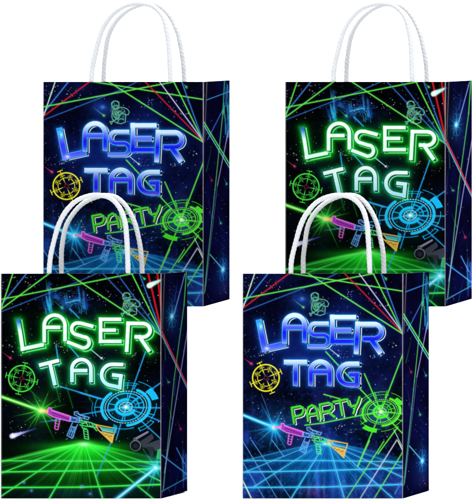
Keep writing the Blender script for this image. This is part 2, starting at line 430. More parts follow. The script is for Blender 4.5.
def art_blue():
    ox, oy = 242.7, 273.7
    cv = Canvas(PW, PH, 3.2, (2, 2, 16), ox, oy)
    rng = np.random.default_rng(5); rnd = random.Random(11)
    n1 = vnoise(cv.X.shape, 5, 4, rng); n2 = vnoise(cv.X.shape, 9, 7, rng); n3 = vnoise(cv.X.shape, 40, 30, rng, 2)
    full = (slice(None), slice(None))
    neb = np.clip((n1 - .38) * 2.4, 0, 1)
    cv.add(full, neb * .55, hexc(8, 22, 84))
    cv.add(full, np.clip((n2 - .52) * 3, 0, 1) * .35, hexc(24, 26, 96))
    low = np.clip((cv.Y - 372) / 90, 0, 1)
    cv.add(full, low * (.05 + .75 * neb * n2 * 2), hexc(6, 46, 125))
    cv.c *= (1 - low * .45 * np.clip((.55 - n2) * 6, 0, 1))[..., None]
    cv.add(full, low * np.clip((n2 - .5) * 4, 0, 1) * .22, hexc(80, 30, 130))
    blob(cv, 302, 300, 12, 9, (15, 50, 130), .8); blob(cv, 302.5, 299, 2.2, 2, (70, 130, 220), .7)
    blob(cv, 330, 362, 42, 22, (10, 40, 130), .4); blob(cv, 325, 335, 70, 30, (6, 20, 90), .3)
    cv.c *= (.88 + .24 * n3)[..., None]
    g8 = vnoise(cv.X.shape, 90, 64, rng, 2)
    cv.add(full, np.clip((g8 - .56) * 4, 0, 1) * (.10 + .35 * low), hexc(30, 70, 150))
    stars(cv, 240, rnd, ox, oy, ox + PW, 440)
    for (x, y, sx, sy, n) in [(250, 283, 8, 7, 16), (272, 285, 8, 6, 14), (248, 353, 5, 4, 9), (264, 357, 10, 4, 12), (345, 296, 10, 6, 16), (380, 300, 12, 10, 22), (345, 354, 10, 4, 12), (373, 357, 8, 2, 9), (345, 430, 10, 6, 14), (280, 415, 6, 5, 10), (394, 345, 6, 3, 6)]:
        stars(cv, n, rnd, x - sx, y - sy, x + sx, y + sy, .6, True, 1)
    G, B, R, Wt = (88, 215, 72), (44, 92, 170), (190, 24, 32), (180, 225, 195)
    line(cv, 242, 312.4, 322, 281.2, 1.0, B, .85, .3); line(cv, 322, 281.2, 338, 273, 1.0, B, .85, .3)
    line(cv, 268.6, 273, 242.7, 305.5, 1.1, (60, 120, 205), .95, .35)
    line(cv, 255, 273, 243, 308.5, 1.1, Wt, .95, .3)
    line(cv, 290, 273, 242, 309.2, 1.3, R, .95, .35)
    line(cv, 242, 299.0, 374, 273.7, 1.2, G, .95, .4)
    line(cv, 290, 273.2, 404, 291.6, 1.2, G, .95, .4)
    line(cv, 306.5, 272.6, 403.3, 334.3, 1.25, G, .95, .4)
    common_right_fan(cv, ox, [(344, 403, 333.5, R, 1.15), (358.6, 403, 333, (190, 185, 225), 1.05), (373, 403.2, 334, G, 1.2), (381, 403.2, 334, (50, 110, 195), 1.1)])
    meteor(cv, 292.3, 299, 303.5, 307.5, (90, 190, 100), .9, .9)
    meteor(cv, 243.6, 358.2, 251.5, 363.9, (215, 45, 95), 1.0, 1)
    meteor(cv, 382, 274.5, 386, 279, (70, 190, 110), .9, .8)
    soldier(cv, 290, 275, 1.0, (105, 205, 165), 3)
    # floor of blue beams
    VX, VY = 327, 443
    cy = (62, 192, 248)
    floor_grid(cv, VX, VY, ox, ox + PW, oy + PH, 17, (4, 66, 150), (35, 180, 245), cy,
               [(460.8, 460.7, 462, 1.0, .85), (472.2, 470.8, 468, 1.3, .95), (487.6, 487.2, 484.5, 1.5, 1)],
               [(329.5, 446, 344.6, 499, 1.3, .95), (335, 446.5, 393.5, 499, 1.15, .95), (338, 447.5, 404, 478, 1.0, .85), (322, 449, 291, 499, 1.3, 1), (312, 449.5, 254, 487, 1.0, .9),
                (306, 447.5, 243, 473, .9, .8), (340, 445.5, 404, 467, .8, .6), (300, 447, 243, 461, .7, .5)], 3, 27, 1.9)
    for x, a in [(318, .7), (316, .5), (324, .45), (309, .35), (300, .3), (344, .35), (356, .3), (262, .3), (281, .35), (371, .25), (333, .35)]:
        w_ = rnd.uniform(1.0, 2.6)
        blob(cv, x, 484 + rnd.uniform(-6, 4), w_, 15, rnd.choice([(40, 70, 220), (30, 100, 230), (90, 50, 200)]), a)
    blob(cv, 313, 492, 10, 6, (110, 15, 90), .45); blob(cv, 381, 465, 8, 3, (90, 110, 40), .35)
    blob(cv, 300, 470, 50, 20, (0, 60, 150), .35); blob(cv, 360, 472, 36, 18, (0, 50, 130), .3)
    lb = (80, 150, 225)
    for l in [(251.5, 440, 291, 499), (242.7, 441, 277.5, 499), (242.4, 461.5, 264.5, 499), (272, 440, 284, 456.5)]:
        line(cv, *l, .8, lb, .75, .3)
    line(cv, 242, 479, 252, 499.5, 1.2, (220, 245, 215), .9, .3)
    for l, c in [((369.5, 441, 358, 466), G), ((384, 441.5, 346.5, 499), G), ((397, 440, 360, 499), (180, 190, 225)), ((403.5, 451, 374, 499), G), ((403.5, 478, 395, 494), (60, 120, 200))]:
        line(cv, *l, 1.1, c, .9, .35)
    line(cv, 398, 441, 404, 453, 1.0, (215, 240, 225), .85, .3)
    # muzzle flash
    for i, (w, a, c) in enumerate([(5.5, .28, (0, 90, 200)), (3.0, .8, (15, 165, 235)), (1.2, .95, (150, 240, 255))]):
        line(cv, 241, 414.3, 274, 427.6, w, c, a, .8)
    starburst(cv, 274, 427.5, [(-26, 4.5), (-8, -19), (9, -20), (-13.5, -25), (-5, 24), (12, 16), (26, -4), (-18, 16), (-23, -7), (14, 25), (4, 20), (-16, 6)], (25, 160, 235), size=1.1, seed=4)
    line(cv, 261.5, 394, 270, 416, .7, (110, 140, 200), .6); 
    rifle(cv, 270, 415)
    # green rays into the wheel
    for l in [(326, 352, 381, 411.5), (364.5, 374, 381, 411.5), (403.5, 353, 381, 411.5), (381, 411.5, 358, 466), (404, 414, 381, 411.8), (322, 423.2, 381, 411.5), (305, 425.4, 324, 423), (381, 411.5, 406, 437), (324, 394.5, 340, 399), (398, 427, 378, 454)]:
        line(cv, *l, 1.15, (85, 225, 60), .92, .4)
    line(cv, 394, 430, 404, 450, 1.0, (205, 235, 215), .8)
    wheel(cv, 381.3, 411.9, 18.6, 14.0, -8, (72, 232, 40), (150, 250, 130),
          [(106, 140, 1.2, 1.5), (-42, -14, 1.08, 1.28), (-12, 20, .98, 1.1)], [(1.28, 200, 262, .6), (1.42, 205, 285, .8), (1.22, 262, 296, .6), (1.4, 300, 345, .7), (1.3, 20, 60, .8), (1.4, 62, 96, .7), (1.25, 100, 160, .7), (1.15, 165, 200, .6)],
          [(262, 1.0, 1.45, .7), (288, 1.0, 1.5, .7), (335, .9, 1.45, .9), (40, .9, 1.45, .8), (150, 1.0, 1.35, .7)])
    reticle(cv, 266.0, 378.0, 13.7, 20 + 47, (245, 238, 40))
    line(cv, 329.8, 349, 338.5, 356, .8, (150, 205, 225), .9, .3); dot(cv, 338.5, 356, .7, (170, 220, 230), .9, .4)
    # LASER
    stops = [(0, (245, 251, 255)), (.14, (222, 238, 255)), (.30, (140, 165, 255)), (.44, (78, 88, 248)), (.58, (24, 22, 240)), (.74, (28, 56, 248)), (.88, (140, 150, 252)), (1, (230, 226, 255))]
    def Lspec(X, Y, col):
        rng2 = np.random.default_rng(8); n = vnoise(X.shape, 14, 14, rng2, 3)[..., None]
        t = np.clip((336 - Y) / 14, 0, 1)[..., None]
        c = col * .45 + np.array([.30, .34, 1.0]) * .55
        c = c * (1 - t) + (np.array([.18, .62, 1.0]) * (.55 + .9 * n)) * t
        hl = np.exp(-((X - 267) ** 2 / 5 + (Y - 348.5) ** 2 / 3))[..., None]
        return c + hl * .45 + np.exp(-((X - 261) ** 2 / 2 + (Y - 327) ** 2 / 8))[..., None] * .35
    neon_blue(cv, [[(258.9, 320.2), (261.6, 334), (265.1, 351.6)], [(262.2, 349.4), (285.6, 344.2)]], 2.55, 314, 354, stops, Lspec)
    A = [[(284.6, 343.6)] + [(284.6, 326)] + arc(294.7, 325.4, 10.1, 10.1, 180, 360) + [(304.8, 342.4)], [(284.6, 327.4), (302.4, 327.4)]]
    neon_blue(cv, A, 2.1, 313, 347, stops)
    Sx = [[(328.6, 323.6), (315, 323.6)] + arc(315.5, 329.3, 5.8, 5.8, 270, 90) + [(322, 335.1)] + arc(323, 340.8, 5.8, 5.8, 270, 450) + [(307.8, 346.6)]]
    neon_blue(cv, Sx, 1.7, 317, 352, stops)
    E = [[(330.2, 317.3), (356.0, 317.3)], [(332.6, 315.0), (332.6, 344.0)], [(330.2, 341.6), (356.5, 341.6)], [(332.6, 330.2), (351.0, 330.2)]]
    neon_blue(cv, E, 2.05, 313, 358, stops)
    Rr = [[(356.3, 354.0), (357.8, 321.8)], [(355.6, 324.3), (374, 324.3)] + arc(374, 331.6, 7.6, 7.3, 270, 450) + [(363.0, 338.9)], [(370, 337.4), (380.6, 353.6)]]
    neon_blue(cv, Rr, 2.15, 319, 354, stops)
    # TAG
    st2 = [(0, (240, 250, 255)), (.12, (200, 222, 255)), (.32, (120, 135, 250)), (.52, (44, 40, 238)), (.78, (32, 30, 225)), (1, (120, 118, 235))]
    neon_blue(cv, [[(284.2, 362.2), (307, 362.2)], [(295.6, 362.2), (295.6, 385.6)]], 2.1, 359, 386, st2)
    neon_blue(cv, [[(311, 385.6), (311, 371)] + arc(320.4, 371, 9.5, 9.2, 180, 360) + [(329.9, 385.6)], [(311, 371.6), (328, 371.6)]], 2.1, 359, 386, st2)
    neon_blue(cv, [[(359.2, 364)] + [(350, 364)] + arc(349.2, 374.4, 10.4, 10.4, 270, 90) + [(359.2, 384.8)], [(356.8, 387.2), (356.8, 372.4)], [(359.1, 374.7), (349.0, 374.7)]], 2.05, 361, 388, st2)
    line(cv, 342, 369, 353, 382, .9, (60, 200, 90), .5, .3)
    # PARTY
    pr = [[[(291.9, 408.0), (294.2, 423)], [(291.9, 408.0), (300, 406.4), (303, 408), (303.6, 411), (302, 414.6), (299, 415.9), (293.6, 417)]],
          [[(308.2, 421), (307, 412), (308.6, 407.6), (312, 405.4), (315.3, 407), (317, 411), (318.4, 419.4)], [(307.4, 415), (317, 413.4)]],
          [[(321.9, 419), (319.8, 404.8), (328.6, 403), (332, 404.6), (332.4, 408), (330, 410.8), (321, 412.7)], [(327.4, 411.6), (334.6, 417)]],
          [[(333.6, 402.0), (345.6, 399.6)], [(339.8, 401), (342.4, 415.3)]],
          [[(347.4, 399.6), (349, 404.6), (352, 406.6), (356, 405.4)], [(359.6, 397.4), (357.8, 403), (355, 408.5), (353.6, 413.4)]]]
    flat = [p for l in pr for p in l]
    stroke(cv, flat, 2.6, (30, 200, 40), .35, 1.4)
    stroke(cv, flat, 1.9, (236, 252, 230), .97, 0, (1.9, 1.5))
    stroke(cv, flat, 1.9, (6, 40, 18), 1, 0, (1.0, .8))
    stroke(cv, flat, 2.0, (88, 232, 52), 1, 0)
    stroke(cv, flat, .6, (20, 150, 40), .7, 0, (.2, .2))
    # crease
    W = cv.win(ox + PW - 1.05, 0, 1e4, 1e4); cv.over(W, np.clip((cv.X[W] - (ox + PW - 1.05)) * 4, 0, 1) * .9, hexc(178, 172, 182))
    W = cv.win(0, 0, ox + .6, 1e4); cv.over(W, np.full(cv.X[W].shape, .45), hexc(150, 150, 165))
    return cv

def art_green():
    ox, oy = 0.8, 273.6
    cv = Canvas(PW, PH, 3.2, (1, 2, 4), ox, oy)
    rng = np.random.default_rng(15); rnd = random.Random(21)
    n1 = vnoise(cv.X.shape, 5, 4, rng); n2 = vnoise(cv.X.shape, 14, 11, rng); n3 = vnoise(cv.X.shape, 40, 30, rng, 2)
    full = (slice(None), slice(None))
    cv.add(full, np.clip((n1 - .5) * 2.4, 0, 1) * .35, hexc(4, 12, 50))
    # broken blue glow in the sky
    Wn = np.exp(-(((cv.X - 66) / 22) ** 2 + ((cv.Y - 296) / 13) ** 2))
    cv.add(full, Wn * np.clip((n2 - .46) * 5, 0, 1) * (.4 + .9 * n3) * .65, hexc(12, 40, 140))
    cv.add(full, Wn * np.clip((n2 - .58) * 7, 0, 1) * n3 * .8, hexc(30, 130, 190))
    cv.c *= (.85 + .3 * n3)[..., None]
    g8 = vnoise(cv.X.shape, 90, 64, rng, 2)
    cv.add(full, np.clip((g8 - .6) * 4, 0, 1) * .10, hexc(40, 70, 90))
    for (x0, y0, x1, y1, w, c, a) in [(49.2, 283, 50.8, 312, 2.4, (35, 120, 235), .8), (46.5, 297, 49.5, 310, 2.0, (20, 190, 210), .8), (44, 302, 46.5, 314, 1.6, (25, 90, 220), .7), (41.5, 296, 44, 308, 1.0, (20, 60, 170), .6),
                                      (78.5, 287, 80, 301, 1.8, (40, 140, 250), .9), (83.5, 292, 84.5, 308, 2.0, (50, 150, 250), .8), (80, 297, 86, 309, 1.0, (20, 70, 190), .7), (86, 294, 87.5, 307, 1.4, (20, 60, 170), .6)]:
        line(cv, x0, y0, x1, y1, w, c, a * .7, 1.0, (.5, 1))
    for i in range(46):
        x, y = rnd.choice([49, 49, 47, 81, 84, 66]) + rnd.gauss(0, 2.4), rnd.gauss(297, 6); h = rnd.uniform(4, 12)
        line(cv, x, y, x + h * .12, y + h, rnd.uniform(.4, .9), rnd.choice([(30, 90, 220), (40, 160, 220), (20, 60, 170), (25, 200, 200)]), .5, .4, (.1, 1))
    for i in range(90):
        x, y = rnd.gauss(66, 13), rnd.gauss(296, 8)
        line(cv, x, y, x + rnd.uniform(-3, 3), y + rnd.uniform(-1.2, 1.2), .45, rnd.choice([(40, 110, 220), (60, 190, 220), (60, 70, 170), (120, 90, 150)]), .5)
    line(cv, 66, 303, 78, 300, .8, (60, 190, 210), .7, .4)
    for i in range(14):
        x = 70 + i; dot(cv, x, 303 + 3 * math.sin(i * 1.3), .4, (90, 220, 220), .7)
    stars(cv, 260, rnd, ox, oy, ox + PW, 442)
    for (x, y, sx, sy, n) in [(10, 283, 8, 7, 16), (28, 282, 8, 6, 12), (6, 343, 5, 4, 9), (22, 352, 10, 4, 14), (102, 296, 10, 6, 16), (140, 305, 12, 10, 20), (60, 347, 10, 6, 18), (131, 355, 8, 2, 9), (100, 358, 6, 6, 12), (20, 430, 10, 8, 14)]:
        stars(cv, n, rnd, x - sx, y - sy, x + sx, y + sy, .6, True, 1)
    G, B, R = (85, 210, 68), (40, 88, 165), (190, 20, 26)
    line(cv, 0, 312.2, 80, 281, 1.0, B, .85, .3); line(cv, 80, 281, 98, 273, 1.0, B, .85, .3)
    line(cv, 27, 273, .8, 305.5, 1.1, (55, 110, 195), .95, .35)
    line(cv, 13, 273, 1.2, 308.5, 1.2, G, .95, .35)
    line(cv, 50, 273, 0, 310, 1.3, G, .95, .35)
    line(cv, 0, 299.7, 133, 273.6, 1.25, G, .95, .4)
    line(cv, 66, 272.6, 161.4, 335.5, 1.3, G, .95, .4)
    common_right_fan(cv, ox, [(102.2, 161.4, 335.5, B, 1.1), (116.6, 161.4, 334.5, B, 1.1), (131.4, 161.4, 334, G, 1.25), (139.2, 161.6, 334, (45, 100, 185), 1.2), (148, 161.4, 331, R, 1.9), (157.3, 161.6, 312, R, 1.9)])
    meteor(cv, 140.5, 274.5, 144.5, 279, (70, 190, 110), .9, .8)
    meteor(cv, 52.5, 300, 62, 307.8, (70, 190, 110), .9, .7)
    meteor(cv, 1.4, 351.5, 10.4, 358.2, (195, 40, 95), 1.0, .9)
    for i in range(14):
        t = i / 13; dot(cv, 161 - 12 * t, 280 + 5.8 * t, .5 + 1.7 * t, (90 + int(120 * t), 200 + int(45 * t), 180 + int(50 * t)), .75, .5)
    soldier(cv, 101.5, 275, 1.0, (110, 205, 160), 7)
    # floor of green beams
    VX, VY = 84, 443.5
    floor_grid(cv, VX, VY, ox, ox + PW, oy + PH, 16.5, (4, 190, 12), (70, 255, 60), (60, 240, 80),
               [(460.8, 461, 462, 1.0, .85), (472, 470.8, 468.5, 1.4, .95), (487.6, 487.2, 484.5, 1.5, 1)],
               [(85.2, 444, 102.8, 499, 1.3, 1), (88, 445, 153.5, 499, 1.2, .95), (91, 446, 162, 482, 1.0, .85), (95, 446, 162, 468, .8, .6), (81, 444, 49, 499, 1.3, 1), (77, 445, 0, 497, 1.0, .95),
                (72, 446, 0, 473.6, .9, .85), (66, 447, 0, 462, .8, .6)], 9, 22, 1.7)
    blob(cv, 84, 447, 40, 5.0, (20, 220, 20), .75); blob(cv, 84, 460, 60, 18, (0, 120, 20), .35); blob(cv, 84, 494, 70, 5, (3, 6, 50), .7)
    for x in (24, 31.5, 82.3, 90): dot(cv, x, 487 + rnd.uniform(-5, 7), .8, (90, 110, 230), .8, .8)
    # dark blaster on the right
    f = lambda pts: [(125 + px / 10.0, 425 + py / 10.0) for px, py in pts]
    poly(cv, f([(150, 165), (270, 85), (290, 130), (180, 230)]), (48, 48, 60), 1)
    for i in range(6): line(cv, *f([(165 + i * 20, 165 - i * 12)])[0], *f([(185 + i * 18, 215 - i * 14)])[0], .6, (70, 72, 88), .8)
    poly(cv, f([(190, 205), (300, 160), (360, 140), (360, 260), (300, 260), (285, 225), (200, 232)]), (58, 58, 72), .95)
    poly(cv, f([(200, 215), (285, 218), (285, 300), (260, 330), (240, 260)]), (36, 38, 40), .9)
    poly(cv, f([(100, 130), (225, 62), (238, 78), (112, 152)]), (98, 92, 118), 1)
    stroke(cv, [f([(95, 140), (230, 66)])], 1.2, (150, 140, 170), .8)
    dot(cv, *f([(105, 205)])[0], 5.6, (96, 98, 112), 1); dot(cv, *f([(103, 208)])[0], 4.6, (16, 18, 24), 1); dot(cv, *f([(104, 210)])[0], 2.3, (36, 38, 46), .8)
    dot(cv, *f([(98, 140)])[0], 1.5, (110, 105, 130), 1); dot(cv, *f([(98, 140)])[0], .7, (20, 20, 26), 1)
    poly(cv, f([(325, 250), (360, 235), (360, 350), (312, 330)]), (60, 200, 80), .75)
    line(cv, *f([(180, 240)])[0], *f([(240, 340)])[0], .7, (90, 95, 110), .8)
    # light blade
    for w, a, c in [(6.5, .3, (0, 90, 160)), (3.6, .85, (25, 175, 225)), (1.6, 1, (175, 250, 255))]:
        line(cv, 115.5, 500, 155.4, 468.2, w, c, a, .9, (1, 1), (1.1, .8))
    starburst(cv, 155.4, 468, [(-27, 8), (-22, -3.5), (-10, 29), (4, -20), (6, 12), (-8, -14), (-3, 20), (-18, 4), (5, -10)], (35, 190, 220), size=.95, seed=6)
    line(cv, 111.5, 441, 97, 476, .9, (45, 140, 225), .85, .4)
    # comets
    for i in range(22):
        t = i / 21
        dot(cv, 36 - 24 * t, 428.6 + 7.6 * t, .35 + 1.9 * t ** 2, (60 + int(140 * t), 50 + int(150 * t), 200 + int(45 * t)), .3 + .4 * t, .4)
    blob(cv, 13, 435.8, 2.2, 1.6, (225, 235, 255), .9)
    line(cv, 40, 422.2, 60, 419.6, 1.3, (30, 140, 225), .85, .5, (.2, 1))
    # muzzle flash
    for (w, a, c) in [(5.0, .3, (10, 120, 10)), (3.0, .85, (50, 215, 40)), (1.1, .95, (190, 255, 150))]:
        line(cv, 0, 396.3, 41, 410.6, w, c, a, .8)
    starburst(cv, 41, 410.5, [(-28, 6), (13, 29), (-7, 17), (25, -6), (17, -12), (-9, -19), (8, -20), (-17, 12), (-20, -14), (20, 16), (-14, 20)], (45, 205, 45), (255, 235, 110), size=1.05, seed=9)
    rifle(cv, 270 - 233.4, 399.2, 1.02, True)
    poly(cv, [(41, 409), (48, 410), (48, 412.8), (41, 411.6)], (250, 185, 70), .8)
    blob(cv, 42, 411, 3.2, 1.6, (255, 230, 90), .9)
    # cyan rays and wheel
    cy = (24, 192, 250)
    for l in [(70, 309, 79, 318), (56, 345, 59, 366), (66, 342.5, 79.5, 358), (60, 386.5, 104, 399.5), (145.5, 352, 126, 407), (162, 382, 126, 407), (126, 407, 163, 441), (126, 407, 162, 422), (126, 407, 82, 414.5), (126, 407, 116, 440), (98, 374, 112, 388), (80, 393, 100, 399), (126, 407, 162, 408)]:
        line(cv, *l, 1.1, (35, 150, 225), .88, .4)
    wheel(cv, 125.8, 407.1, 24.0, 18.2, -8, cy, (140, 235, 250),
          [(-37, -8, 1.13, 1.42)], [(1.3, 168, 212, .8), (1.42, 170, 200, .6), (1.2, 262, 296, .6), (1.32, 262, 300, .6), (1.45, 298, 330, .8), (1.28, 2, 40, .9), (1.2, 80, 122, .9), (1.32, 44, 72, .8), (1.48, 44, 72, .8)],
          [(262, 1.0, 1.32, .8), (280, 1.0, 1.32, .8), (296, 1.0, 1.32, .7), (44, 1.3, 1.48, .8), (72, 1.3, 1.48, .8), (30, 1.0, 1.3, .8), (190, 1.0, 1.3, .6)])
    poly(cv, [(113.5, 424), (117.5, 426), (116.5, 433), (113, 434)], cy, .7)
    reticle(cv, 21.7, 378.6, 13.4, 13, (70, 222, 62))
    for (x0, y0, x1, y1) in [(52, 372, 60, 402), (66, 385, 73, 408), (85, 390, 92, 402), (30, 390, 42, 402)]:
        line(cv, x0, y0, x1, y1, 1.2, (20, 130, 40), .4, .6)
    line(cv, 89.5, 348.5, 101.5, 358.3, .8, (150, 205, 225), .9, .3); dot(cv, 101.5, 358.3, .7, (170, 220, 230), .9, .4)
    # LASER
    gk = dict(top=(250, 255, 252), bot=(222, 255, 238), rim=(120, 245, 130), glow=(8, 190, 30), off=(1.9, 1.4), dark=(0, 92, 48))
    def Lspec(X, Y, col):
        rng2 = np.random.default_rng(9); n = vnoise(X.shape, 14, 14, rng2, 3)[..., None]
        t = np.clip((331 - Y) / 9, 0, 1)[..., None]
        return col * (1 - t) + np.array([.22, .55, .85]) * (.5 + .9 * n) * t
    neon_green(cv, [[(17.8, 319), (20.4, 334), (22.9, 351)], [(20.6, 349.4), (43.6, 344.6)]], 2.0, 318, 352, special=Lspec, **gk)
    neon_green(cv, [[(44.2, 342.4), (44.2, 326)] + arc(54.6, 325.6, 10.4, 10.4, 180, 360) + [(65, 341.2)], [(44.2, 327.4), (60.2, 327.4)]], 1.95, 313, 345, **gk)
    Sx = [[(93.4, 326.6), (80.5, 323.2)] + arc(77.4, 328.9, 5.8, 5.8, 280, 110) + [(84.5, 337.2)] + arc(83.4, 342.4, 5.8, 5.6, -68, 100) + [(67, 341.8)]]
    neon_green(cv, Sx, 1.9, 318, 350, **gk)
    neon_green(cv, [[(98.8, 319.4), (121.4, 319.4)], [(100.6, 317.6), (100.6, 343.2)], [(98.8, 341.4), (121.6, 341.4)], [(100.6, 330.2), (116, 330.2)]], 1.9, 315, 346, **gk)
    neon_green(cv, [[(126.6, 352), (128.3, 321.6)], [(126.3, 323.4), (142, 323.6)] + arc(142.5, 330.4, 7.6, 6.8, 270, 450) + [(134.5, 336.8)], [(138.6, 335.6), (149.6, 351.6)]], 2.0, 318, 353, **gk)
    tk = dict(top=(246, 255, 255), bot=(158, 230, 248), rim=(135, 248, 175), glow=(14, 175, 85), off=(1.3, 1.3), dark=(8, 24, 52))
    neon_green(cv, [[(39, 365.4), (59, 360.4)], [(49.8, 362.8), (55, 385.4)]], 2.0, 358, 388, **tk)
    neon_green(cv, [[(72, 382.4), (72, 369.6)] + arc(81.4, 369.2, 9.5, 9.6, 180, 360) + [(91, 382.4)], [(72, 370.6), (87.5, 370.6)]], 1.95, 357, 386, **tk)
    neon_green(cv, [[(123.4, 364.6), (113, 364.4)] + arc(112.2, 375, 10.6, 10.6, 270, 100) + [(121, 387.6)], [(119.6, 389.6), (121, 374.6)], [(122.8, 376.2), (112.0, 374.9)]], 1.95, 361, 390, **tk)
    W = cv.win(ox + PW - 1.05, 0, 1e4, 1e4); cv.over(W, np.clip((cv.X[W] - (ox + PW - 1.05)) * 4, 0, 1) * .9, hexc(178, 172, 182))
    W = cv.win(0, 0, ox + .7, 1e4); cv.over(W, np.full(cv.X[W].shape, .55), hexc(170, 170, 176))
    return cv

# side panels are drawn in "seen" units (26 wide) and laid over the whole gusset depth
def side_base(seed):
    cv = Canvas(26, PH, 3.2, (4, 4, 28), 0, 0, 5.0)
    rb = random.Random(seed + 5)
    for i in range(7):
        x, y = rb.uniform(0, 26), rb.uniform(0, PH)
        line(cv, x, y, x + rb.uniform(-8, 8), y + rb.uniform(15, 50), .5, rb.choice([(40, 90, 190), (30, 130, 150), (60, 60, 150), (40, 130, 70)]), .6, .4, (.1, 1))
    rng = np.random.default_rng(seed); full = (slice(None), slice(None))
    n = vnoise(cv.X.shape, 9, 2, rng)
    cv.add(full, np.clip((n - .3) * 2, 0, 1) * .55, hexc(8, 12, 70))
    rnd = random.Random(seed); stars(cv, 55, rnd, 0, 0, 26, PH, .3, True, .7)
    line(cv, .2, 0, .2, 90, 1.0, (96, 32, 38), .7, 0, (1, .2))
    line(cv, 3.2, -1, .9, 60, .8, (110, 100, 50), .8, .2, (1, .6))
    return cv, rnd

def flower(cv, x, y, col, k=1.0):
    blob(cv, x, y, 5 * k, 11 * k, col, .55, 0, 1.2)
    for (dx, dy) in [(0, -18), (0, 16), (6, -6), (-6, 5), (6, 7), (-6, -7), (7, 0), (-7, 1), (3, -11), (-3, 11)]:
        line(cv, x, y, x + dx * k, y + dy * k, .5, col, .8, .3, (1, .1))
    for sy in (-8, 8):
        stroke(cv, [arc(x - 1.4, y + sy, 1.7, 3.2, 0, 360, 16), arc(x + 1.8, y + sy, 1.6, 3.0, 0, 360, 16)], .35, col, .32, .25)
    blob(cv, x, y, 1.8 * k, 3.0 * k, (130, 235, 255), .95)

def art_side_blue():
    cv, rnd = side_base(31)
    tq, bl = (28, 140, 150), (35, 95, 175)
    for i in range(26):
        x = rnd.uniform(20, 26); y = rnd.uniform(-4, 46)
        line(cv, x, y, x + rnd.uniform(-1.6, 1.6), y + rnd.uniform(5, 16), rnd.uniform(.4, 1.1), rnd.choice([tq, bl, (25, 70, 150), (40, 160, 120)]), .6, .3)
    line(cv, 24.8, 36, 24.4, 58, 1.6, (25, 130, 185), .8, .4)
    line(cv, 3, 18.4, 26, 11.5, .9, (50, 130, 205), .9, .3)
    line(cv, 19.5, 29, 4, 58, .8, (55, 115, 195), .8, .3)
    line(cv, 20.8, 0, 19, 34, 1.1, (40, 150, 120), .8, .3)
    line(cv, 19.4, 30, 11.2, 110, .75, (80, 185, 80), .85, .3); line(cv, 11.2, 110, .6, 212, .75, (75, 175, 95), .8, .3)
    line(cv, 24.6, 52, 13.6, 106, .7, (165, 155, 225), .8, .3); line(cv, 13.6, 106, 1.5, 210, .6, (140, 150, 215), .6)
    line(cv, .4, 40.5, 26.5, 87, 1.1, (80, 220, 85), .9, .3); line(cv, .4, 44, 26.5, 91, .9, (110, 205, 215), .8, .3)
    meteor(cv, 5, 93, 8, 100, (170, 40, 80), .7, .7); meteor(cv, 19.5, 98, 23, 106, (60, 170, 190), .7, .7); meteor(cv, 14.5, 137, 17, 145, (60, 190, 110), .7, .8)
    for i in range(14): dot(cv, 17.5 + (i % 3) * 1.6, 150 + i * 2.6, .3, (110, 120, 200), .6)
    line(cv, 6.2, 174, 19, 192, .8, (80, 190, 225), .85, .3)
    flower(cv, 19.2, 192.5, (25, 120, 215))
    blob(cv, 20, 212, 6, 8, (30, 25, 70), .5)
    line(cv, 3.5, 213, 5.5, 218, .5, (90, 110, 130), .6)
    return cv

def art_side_green():
    cv, rnd = side_base(37)
    line(cv, 23.5, 2, 12.6, 42, .8, (120, 150, 210), .85, .3)
    line(cv, 25, 0, 22.6, 34, 1.1, (70, 185, 80), .85, .3); line(cv, 22.6, 34, 12.6, 108, .85, (70, 175, 75), .85, .3); line(cv, 12.6, 108, 2, 216, .8, (75, 175, 95), .8, .3)
    line(cv, 26.2, 60, 18.5, 106, .75, (145, 155, 225), .8, .3); line(cv, 18.5, 106, 3, 200, .7, (150, 160, 230), .8, .3); line(cv, 3, 200, 1, 222, .6, (90, 110, 150), .6)
    flower(cv, 10.4, 44, (30, 125, 195), 1.05)
    for i in range(16): dot(cv, 8 + (i % 3) * 1.8, 8 + i * 1.9, .3, (120, 110, 170), .6)
    line(cv, .3, 58, 26.5, 118, 1.1, (215, 45, 60), .9, .3); line(cv, .3, 61.5, 26.5, 121, .9, (110, 190, 200), .75, .3)
    meteor(cv, 4, 104, 7, 110, (60, 190, 120), .6, .7); meteor(cv, 16, 151, 19.3, 160, (185, 40, 85), .8, .8)
    for i in range(18):
        x = rnd.uniform(21, 26); y = rnd.uniform(180, 214)
        line(cv, x, y, x + rnd.uniform(-2, 2), y + rnd.uniform(4, 12), .6, rnd.choice([(40, 70, 180), (35, 110, 180), (30, 60, 150)]), .6, .3)
    blob(cv, 24, 200, 3.2, 14, (25, 50, 150), .6)
    stroke(cv, [arc(26, 198, 4.6, 11, 110, 250)], .6, (45, 120, 180), .8)
    line(cv, .4, 181.5, 26, 208, 1.0, (50, 150, 215), .9, .3); line(cv, .4, 218, 26, 211, .9, (55, 150, 190), .85, .3)
    line(cv, 15, 178, 23, 196, .8, (75, 150, 225), .8, .3); line(cv, 6, 215, 8.5, 221, .5, (70, 120, 140), .7)
    return cv

def art_plain(seed):
    cv = Canvas(40, PH, .5, (3, 3, 20), 0, 0)
    n = vnoise(cv.X.shape, 6, 4, np.random.default_rng(seed))
    cv.add((slice(None), slice(None)), np.clip((n - .35) * 2, 0, 1) * .5, hexc(6, 10, 62))
    return cv

# ------------------------------------------------------------------ paper panels carrying the ink
def to_linear(c):
    c = np.clip(c, 0, 1)
    return np.where(c <= 0.04045, c / 12.92, ((c + 0.055) / 1.055) ** 2.4)

